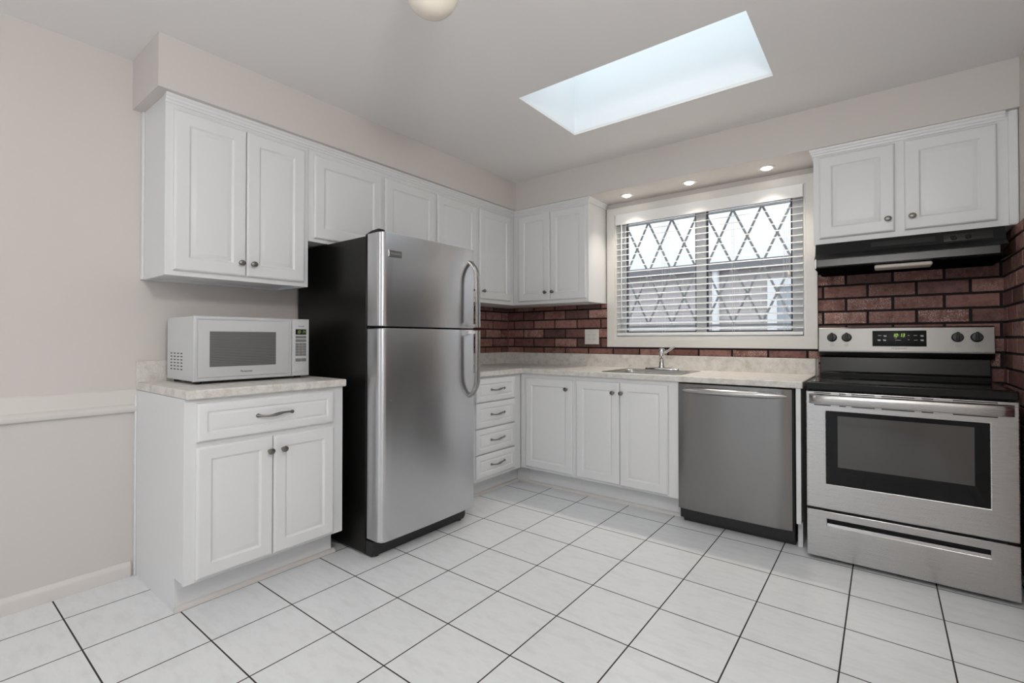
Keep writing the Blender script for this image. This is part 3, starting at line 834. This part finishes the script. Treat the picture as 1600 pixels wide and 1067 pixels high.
# ------------------------------------------------------------------ range
RX0, RX1 = 2.494, 3.254
c = thing('range', 'stainless electric range with black glass cooktop in the right corner', 'range', (2.874, -0.36, 0))
MB().box(RX0 + 0.004, RX1 - 0.004, -0.655, -0.030, 0.030, 0.856).build('body', M['black'], c)
ct = MB().box(RX0, RX1, -0.702, -0.030, 0.857, 0.894).build('cooktop', M['black'], c, bevel=0.006, seg=3)
MB().box(RX0 + 0.022, RX1 - 0.022, -0.672, -0.105, 0.892, 0.8965).build('glass_surface', M['black_glass'], ct, bevel=0.001)
M['burner'] = mat('burner_marking', (0.035, 0.035, 0.036), 0.25)
for x, y, r in ((2.68, -0.50, 0.105), (3.07, -0.50, 0.085), (2.68, -0.24, 0.075), (3.07, -0.24, 0.10)):
    n = 48
    mb = MB()
    for rr in (r, r * 0.62):
        a = [[Vector((x + math.cos(2 * PI * k / n) * q, y + math.sin(2 * PI * k / n) * q, 0.8967)) for k in range(n)] for q in (rr, rr - 0.003)]
        mb.loft(a, False, False)
    mb.build('burner_ring', M['burner'], ct)
# back guard
FG = FB(-0.030)
bgd = MB().prism([(-0.016, 0.894), (-0.112, 0.894), (-0.112, 0.912), (-0.100, 0.920), (-0.086, 1.006), (-0.016, 1.006)], lambda p: Vector((RX0 + 0.010, p[0], p[1])), lambda p: Vector((RX1 - 0.006, p[0], p[1]))).build('backguard', M['black'], c, bevel=0.003)
cp = MB().prism([(-0.016, 1.012), (-0.078, 1.012), (-0.112, 1.042), (-0.099, 1.176), (-0.092, 1.182), (-0.016, 1.182)], lambda p: Vector((RX0 + 0.004, p[0], p[1])), lambda p: Vector((RX1 + 0.008, p[0], p[1]))).build('control_panel', M['panel_steel'], c, bevel=0.002)
MB().prism([(-0.017, 1.008), (-0.0775, 1.008), (-0.1112, 1.0375), (-0.1112, 1.0415), (-0.079, 1.0125), (-0.017, 1.0125)], lambda p: Vector((RX0 + 0.004, p[0], p[1])), lambda p: Vector((RX1 + 0.008, p[0], p[1]))).build('lower_trim', M['dark_steel'], cp)
sl = (0.112 - 0.099) / (1.176 - 1.042)
FP = lambda u, v, w_: Vector((u, -0.112 + (v - 1.042) * sl - w_, v + w_ * sl))
ds = MB().panel(FP, 2.760, 2.996, 1.072, 1.160, [(0, -0.001), (0, 0.0015), (0.0015, 0.0022)]).build('display', M['display_glass'], cp)
mb = MB(); digits(mb, FP, 2.850, 1.125, 0.0024, '10:13', 0.018, 0.0125); mb.build('clock_digits', M['digit'], ds)
for u, v, ln in ((2.785, 1.131, 0.016), (2.810, 1.131, 0.014), (2.783, 1.107, 0.014), (2.808, 1.107, 0.014), (2.860, 1.117, 0.010), (2.862, 1.105, 0.026), (2.917, 1.131, 0.008), (2.918, 1.107, 0.006), (2.942, 1.131, 0.015), (2.970, 1.131, 0.014), (2.943, 1.105, 0.015), (2.970, 1.107, 0.014)):
    mb = MB().fbox(FP, u, u + ln, v, v + 0.0028, 0.0022, 0.0026)
    if ln == 0.014 : mb.fbox(FP, u + 0.002, u + ln, v - 0.005, v + 0.0005, 0.0022, 0.0026)
    mb.build('display_legend', M['ink_white'], ds)
text('brand_lettering', 'FRIGIDAIRE', 0.011, FP, 2.878, 1.060, 0.0004, M['ink'], cp, spacing=1.25)
for u, ink in ((2.566, 'ink_red'), (2.638, 'ink_red'), (3.121, 'ink_grey'), (3.195, 'ink_grey')):
    k = MB().lathe(FP, u, 1.122, [(0.025, -0.0005), (0.025, 0.004), (0.0235, 0.006), (0.0225, 0.016), (0.0205, 0.019), (0.010, 0.020)], 30).build('knob', M['black_plastic'], cp)
    MB().fbox(FP, u - 0.0065, u + 0.0065, 1.101, 1.148, 0.0185, 0.029).build('knob_grip', M['black_plastic'], k, bevel=0.003)
    mb = MB().cells([u - 0.008, u - 0.0066, u + 0.0066, u + 0.008], [1.073, 1.0744, 1.0816, 1.083], lambda a, b, u=u: not (abs(a - u) < 0.0066 and 1.0744 < b < 1.0816), lambda a, b: FP(a, b, 0.0), lambda a, b: FP(a, b, 0.0005))
    mb.build('burner_symbol', M[ink], cp)
    mb = MB()
    for j in range(11):
        a = math.radians(-50 + 28 * j)
        cu_, cv_ = u + math.cos(a) * 0.031, 1.122 + math.sin(a) * 0.029
        mb.fbox(FP, cu_ - 0.0012, cu_ + 0.0012, cv_ - 0.0012, cv_ + 0.0012, 0.0, 0.0004)
    mb.build('dial_marks', M['ink_grey'], cp)
text('print', 'LO     HI', 0.006, FP, 2.602, 1.152, 0.0003, M['ink_grey'], cp)
text('print', 'LO HI', 0.006, FP, 3.158, 1.152, 0.0003, M['ink_grey'], cp)
# oven door
F = FB(-0.657)
od = MB(); od.cells([RX0 + 0.001, 2.580, 3.166, RX1 + 0.001], [0.264, 0.390, 0.753, 0.850], lambda x, z: not (2.580 < x < 3.166 and 0.39 < z < 0.753), lambda x, z: F(x, z, 0), lambda x, z: F(x, z, 0.040))
od = od.build('oven_door', M['range_steel'], c, bevel=0.004, seg=3)
gl = MB().panel(F, 2.5805, 3.1655, 0.3905, 0.7525, [(0, 0.005), (0, 0.0385), (0.001, 0.0395)]).build('door_glass', M['black_glass'], od)
M['oven_view'] = mat('oven_window', (0.075, 0.070, 0.066), 0.08)
MB().panel(F, 2.628, 3.118, 0.479, 0.732, [(0, 0.039), (0, 0.0398), (0.003, 0.0400)]).build('oven_window', M['oven_view'], gl)
n = 30; rings = []
prof = [(-0.025, 0.0), (-0.0245, 0.026), (-0.021, 0.035), (-0.014, 0.039), (0.0, 0.041), (0.014, 0.040), (0.021, 0.036), (0.0245, 0.027), (0.025, 0.0)]
for k in range(n + 1):
    s = -1 + 2 * k / n; u = 2.874 + 0.366 * s
    ee = (1 - abs(s) ** 8) ** 0.5 * 0.85 + 0.15
    rings.append([F(u, 0.8125 + a, 0.0375 + b * ee) for a, b in prof])
MB().loft(rings).build('handle', M['range_steel'], od)
for v in (0.8425, 0.7815):  # dark bars stand in for the shaded gaps between handle and door
    for a, b in ((2.53, 2.60), (2.635, 2.662), (2.685, 2.775), (2.80, 2.92), (2.945, 2.985), (3.05, 3.19)):
        MB().fbox(F, a, b, v - 0.0022, v + 0.0022, 0.039, 0.0405).build('vent_or_gap_slot', M['ink'], od)
# storage drawer with a recessed pull
dr = MB(); dr.cells([RX0 + 0.002, 2.582, 3.166, RX1 + 0.002], [0.020, 0.180, 0.216, 0.253], lambda x, z: not (2.582 < x < 3.166 and 0.18 < z < 0.216), lambda x, z: F(x, z, 0), lambda x, z: F(x, z, 0.040))
dr = dr.build('storage_drawer', M['range_steel'], c, bevel=0.003)
MB().prism([(0.002, 0.1795), (0.037, 0.1795), (0.034, 0.193), (0.030, 0.1945), (0.006, 0.190), (0.002, 0.190)], lambda p: F(2.582, p[1], p[0]), lambda p: F(3.166, p[1], p[0])).build('recessed_pull', M['range_steel'], dr)
MB().fbox(F, 2.582, 3.166, 0.189, 0.216, 0.001, 0.004).build('recess_shade', M['rubber'], dr)  # dark back wall puts the shadow inside the recess into its colour
MB().fbox(F, RX0 + 0.004, RX1 - 0.004, 0.250, 0.268, 0.0, 0.020).build('door_gap', M['rubber'], c)
for x in (2.545, 3.205):
    for y in (-0.62, -0.08):
        MB().turn((x, y), [(0.018, 0.0005), (0.018, 0.012), (0.010, 0.016), (0.010, 0.031)], 16).build('foot', M['black_plastic'], c)

# ------------------------------------------------------------------ range hood
HX0, HX1 = 2.506, 3.272
c = thing('range_hood', 'black under-cabinet range hood above the range', 'range hood', (2.89, -0.2, 1.50))
sec = [(-0.0145, 1.6525), (-0.328, 1.6525), (-0.336, 1.640), (-0.352, 1.590), (-0.395, 1.560), (-0.440, 1.552), (-0.440, 1.512), (-0.0145, 1.506)]
hb = MB().prism(sec, lambda p: Vector((HX0 + (0.012 if p[0] < -0.43 else 0), p[0], p[1])), lambda p: Vector((HX1 - (0.03 if p[0] < -0.43 else 0), p[0], p[1]))).build('shell', M['hood'], c, bevel=0.003)
MB().prism([(-0.438, 1.548), (-0.447, 1.546), (-0.452, 1.508), (-0.438, 1.503)], lambda p: Vector((HX0 + 0.016, p[0], p[1])), lambda p: Vector((HX1 - 0.034, p[0], p[1]))).build('front_lip', M['hood_metal'], c, bevel=0.002)
MB().box(HX0 + 0.006, HX0 + 0.016, -0.452, -0.40, 1.500, 1.550).build('corner_clip', M['chrome'], c, bevel=0.002)
M['filter'] = mat('grease_filter', (0.006, 0.006, 0.006), 0.9, Specular_IOR_Level=0.0)
MB().box(HX0 + 0.006, HX1 - 0.006, -0.432, -0.020, 1.4985, 1.511).build('filter_panel', M['filter'], c)
MB().box(2.775, 3.004, -0.436, -0.330, 1.479, 1.4988).build('lamp_cover', M['lens'], c, bevel=0.008, seg=3)
hs = (0.352 - 0.336) / (1.640 - 1.590)
FH = lambda u, v, w_: Vector((u, -0.336 - (1.640 - v) * hs - w_, v + w_ * -hs))
MB().panel(FH, 2.760, 3.020, 1.607, 1.632, [(0, -0.001), (0, 0.0012), (0.002, 0.0016)]).build('nameplate', M['black_plastic'], c)
p = MB().panel(FH, 3.050, 3.228, 1.598, 1.634, [(0, -0.001), (0, 0.0015), (0.003, 0.003)]).build('switch_panel', M['black_plastic'], c)
for u in (3.088, 3.140):
    MB().lathe(FH, u, 1.617, [(0.012, 0.002), (0.0115, 0.010), (0.009, 0.013), (0.004, 0.0135)], 20).build('switch_knob', M['hood'], p)

# ------------------------------------------------------------------ wall outlet
F = FB(-0.0132)
c = thing('wall_outlet', 'ivory double outlet plate on the brick left of the window', 'outlet', (0.90, -0.013, 1.13))
MB().panel(F, 0.836, 0.965, 1.070, 1.194, [(0, 0), (0, 0.004), (0.003, 0.006)]).build('cover_plate', M['ivory'], c)
for u in (0.8775, 0.9235):
    o = MB().panel(F, u - 0.0165, u + 0.0165, 1.098, 1.166, [(0, 0.005), (0, 0.0068), (0.001, 0.0075)]).build('receptacle', M['ivory'], c)
    mb = MB()
    for v in (1.115, 1.149):
        mb.fbox(F, u - 0.008, u - 0.006, v - 0.004, v + 0.005, 0.0072, 0.0078).fbox(F, u + 0.006, u + 0.008, v - 0.003, v + 0.004, 0.0072, 0.0078)
        mb.fbox(F, u - 0.002, u + 0.002, v - 0.011, v - 0.007, 0.0072, 0.0078)
    mb.build('slots', M['ink_grey'], o)

# ------------------------------------------------------------------ downlights in the soffit
for x, y, lab in ((1.284, -0.172, 'small lit downlight in the soffit, nearest the corner wall cabinet'),
                  (1.752, -0.185, 'small lit downlight in the soffit above the middle of the window'),
                  (2.231, -0.175, 'small lit downlight in the soffit, nearest the cabinet over the hood')):
    c = thing('downlight', lab, 'downlight', (x, y, 2.2), 'recessed downlights above the window')
    n = 32
    mb = MB().loft([[Vector((x + math.cos(2 * PI * k / n) * r, y + math.sin(2 * PI * k / n) * r, z)) for k in range(n)] for r, z in ((0.052, 2.1998), (0.050, 2.196), (0.038, 2.194), (0.030, 2.197), (0.028, 2.1985))], False, False)
    mb.build('trim_ring', M['trim'], c)
    MB().turn((x, y), [(0.0285, 2.1985), (0.0280, 2.1940), (0.023, 2.1885), (0.014, 2.1855), (0.004, 2.1845)], 24).build('bulb', M['bulb'], c)
    l = bpy.data.lights.new('downlight_beam', 'SPOT'); l.energy = SPOT_POWER; l.color = (1.0, 0.90, 0.77); l.spot_size = math.radians(104); l.spot_blend = 0.95; l.shadow_soft_size = 0.03
    o = bpy.data.objects.new('downlight_beam', l); COL.objects.link(o); o.location = (x, y, 2.180)

# ------------------------------------------------------------------ globe ceiling lamps
def globe(x, y, zc, r, material, label):
    c = thing('ceiling_lamp', label, 'ceiling lamp', (x, y, ZC))
    prof = [(r * math.sin(a), zc - r * math.cos(a)) for a in [PI * (0.01 + 0.92 * k / 24) for k in range(25)]]
    MB().turn((x, y), prof, 40).build('globe_shade', material, c)
    MB().turn((x, y), [(r * 0.55, zc + r * 0.86), (r * 0.62, zc + r * 0.98), (r * 0.72, ZC - 0.02), (r * 0.75, ZC - 0.0005)], 32).build('canopy', M['trim'], c)
    return c
globe(1.624, -2.466, 2.283, 0.092, M['globe'], 'unlit cream globe ceiling lamp at the top edge of the photo')
globe(2.70, -3.20, 2.283, 0.092, M['lamp_globe'], 'lit globe ceiling lamp above the camera position')
globe(1.60, -5.00, 2.283, 0.092, M['lamp_globe'], 'added unseen globe lamp giving fill light from the dining end, behind the camera')  # added lamp, only there to brighten the room from behind
for nm, loc, pw in (('globe_lamp_light', (2.70, -3.20, 2.07), LAMP_POWER), ('dining_fill_light', (1.60, -5.00, 2.07), DINING_FILL_POWER)):
    l = bpy.data.lights.new(nm, 'POINT'); l.energy = pw; l.color = (1.0, 0.985, 0.965); l.shadow_soft_size = 0.12
    o = bpy.data.objects.new(nm, l); COL.objects.link(o); o.location = loc

# ------------------------------------------------------------------ venetian blind
c = thing('window_blind', 'white horizontal slat blind hanging open in the kitchen window', 'blind', (1.77, 0, 1.15))
bx0, bx1 = 1.128, 2.408
MB().box(bx0 - 0.002, bx1 + 0.004, -0.040, -0.0275, 2.018, 2.100).build('valance', M['blind'], c, bevel=0.002)
MB().box(bx0 + 0.002, bx1 - 0.002, -0.022, 0.030, 2.040, 2.086).build('headrail', M['blind'], c)
mb = MB()
th = math.radians(15)
nsl = 19
for i in range(nsl):
    z = 1.192 + i * (2.012 - 1.192) / (nsl - 1)
    sec = []
    for s in [-1, -0.5, 0, 0.5, 1]:
        sec.append((0.004 + 0.0245 * s * math.cos(th), z + 0.0245 * s * math.sin(th) + 0.0015 * (1 - s * s)))
    sec += [(p[0], p[1] - 0.0026) for p in reversed(sec)]
    mb.prism(sec, lambda p: Vector((bx0, p[0], p[1])), lambda p: Vector((bx1, p[0], p[1])))
mb.build('slats', M['blind'], c)
MB().box(bx0, bx1, -0.022, 0.028, 1.140, 1.160).build('bottom_rail', M['blind'], c, bevel=0.003)
for x in (1.205, 1.50, 1.99, 2.30):
    mb = MB()
    for y in (-0.0225, 0.0305):
        mb.tube([(x, y, 1.150), (x, y, 2.05)], 0.0009, 6)
    mb.build('ladder_cord', M['cord'], c)
MB().tube([(1.175, -0.030, 2.03), (1.173, -0.031, 1.6), (1.174, -0.031, 1.27)], 0.0042, 10).build('tilt_wand', M['blind'], c)
pc = MB().tube([(2.335, -0.030, 2.03), (2.333, -0.031, 1.8), (2.334, -0.031, 1.55)], 0.0011, 6).build('pull_cord', M['cord'], c)
MB().lathe(lambda u, v, w_: Vector((u, v, 1.52 + w_)), 2.334, -0.031, [(0.009, 0), (0.010, 0.006), (0.006, 0.026), (0.002, 0.034)], 12).build('tassel', M['ivory'], pc)
MB().tube([(2.322, -0.030, 2.03), (2.321, -0.031, 1.6), (2.322, -0.031, 1.17)], 0.0010, 6).build('pull_cord', M['cord'], c)

# ------------------------------------------------------------------ outside: security grilles, neighbouring house
def grille(x0, label):
    c = thing('security_grille', label, 'security grille', (x0 + 0.285, 0.15, 1.16), 'folding security grilles outside the window')
    mb = MB()
    pw, ph, y = 0.1895, 0.2055, 0.155
    zt_, nrow = 2.052, 4
    for i in range(3):
        for r in range(nrow):
            xa = x0 + i * pw; z1 = zt_ - r * ph; z0_ = z1 - ph
            half = pw / 2
            ends = [((xa, z1), (xa + half, z0_)), ((xa + pw, z1), (xa + half, z0_))] if r % 2 == 0 else [((xa + half, z1), (xa, z0_)), ((xa + half, z1), (xa + pw, z0_))]
            for j, (a, b) in enumerate(ends):
                d = Vector((b[0] - a[0], 0, b[1] - a[1])); nrm = Vector((-d.z, 0, d.x)).normalized() * 0.0075
                yy = y + (0.004 if j else 0)
                A = Vector((a[0], yy, a[1])); B = Vector((b[0], yy, b[1]))
                mb.loft([[A - nrm, A + nrm, A + nrm + Vector((0, 0.004, 0)), A - nrm + Vector((0, 0.004, 0))], [B - nrm, B + nrm, B + nrm + Vector((0, 0.004, 0)), B - nrm + Vector((0, 0.004, 0))]])
    mb.build('lattice', M['grille'], c)
    MB().box(x0 - 0.02, x0 + 3 * pw + 0.02, 0.151, 0.166, 2.040, 2.056).box(x0 - 0.02, x0 + 3 * pw + 0.02, 0.151, 0.166, 1.205, 1.222).build('rails', M['grille'], c)
grille(1.130, 'grey diamond lattice security grille behind the left window pane')
grille(1.764, 'grey diamond lattice security grille behind the right window pane')

c = thing('neighbouring_house', 'pale brick neighbouring house seen through the window blind', 'house', (1.5, 3.0, -0.3))
MB().box(-4, 8, 3.0, 3.25, -0.3, 1.99).build('wall', M['pale_brick'], c)
MB().box(-4.1, 8.1, 2.88, 3.0, 1.985, 2.082).build('fascia', M['fascia'], c)
MB().prism([(2.87, 2.082), (6.5, 2.30), (6.5, 2.34), (2.87, 2.095)], lambda p: Vector((-4.1, p[0], p[1])), lambda p: Vector((8.1, p[0], p[1]))).build('roof', M['roof'], c)
f = MB().cells([1.70, 1.80, 2.50, 2.60], [0.6, 0.7, 1.74, 1.83], lambda x, z: not (1.8 < x < 2.5 and 0.7 < z < 1.74), lambda x, z: Vector((x, 2.94, z)), lambda x, z: Vector((x, 3.0, z))).build('window', M['outdoor_white'], c)
M['far_glass'] = mat('house_window_glass', (0.42, 0.46, 0.50), 0.1)
MB().box(1.8, 2.5, 2.97, 2.995, 0.7, 1.74).build('pane', M['far_glass'], f)
MB().tube([(1.10, 2.95, -0.3), (1.10, 2.95, 1.99)], 0.045, 14).build('downpipe', M['outdoor_white'], c)
g = MB().box(-4, 8, 0.16, 12, -0.4, -0.3).build('ground', M['ground'])
g['kind'] = 'structure'
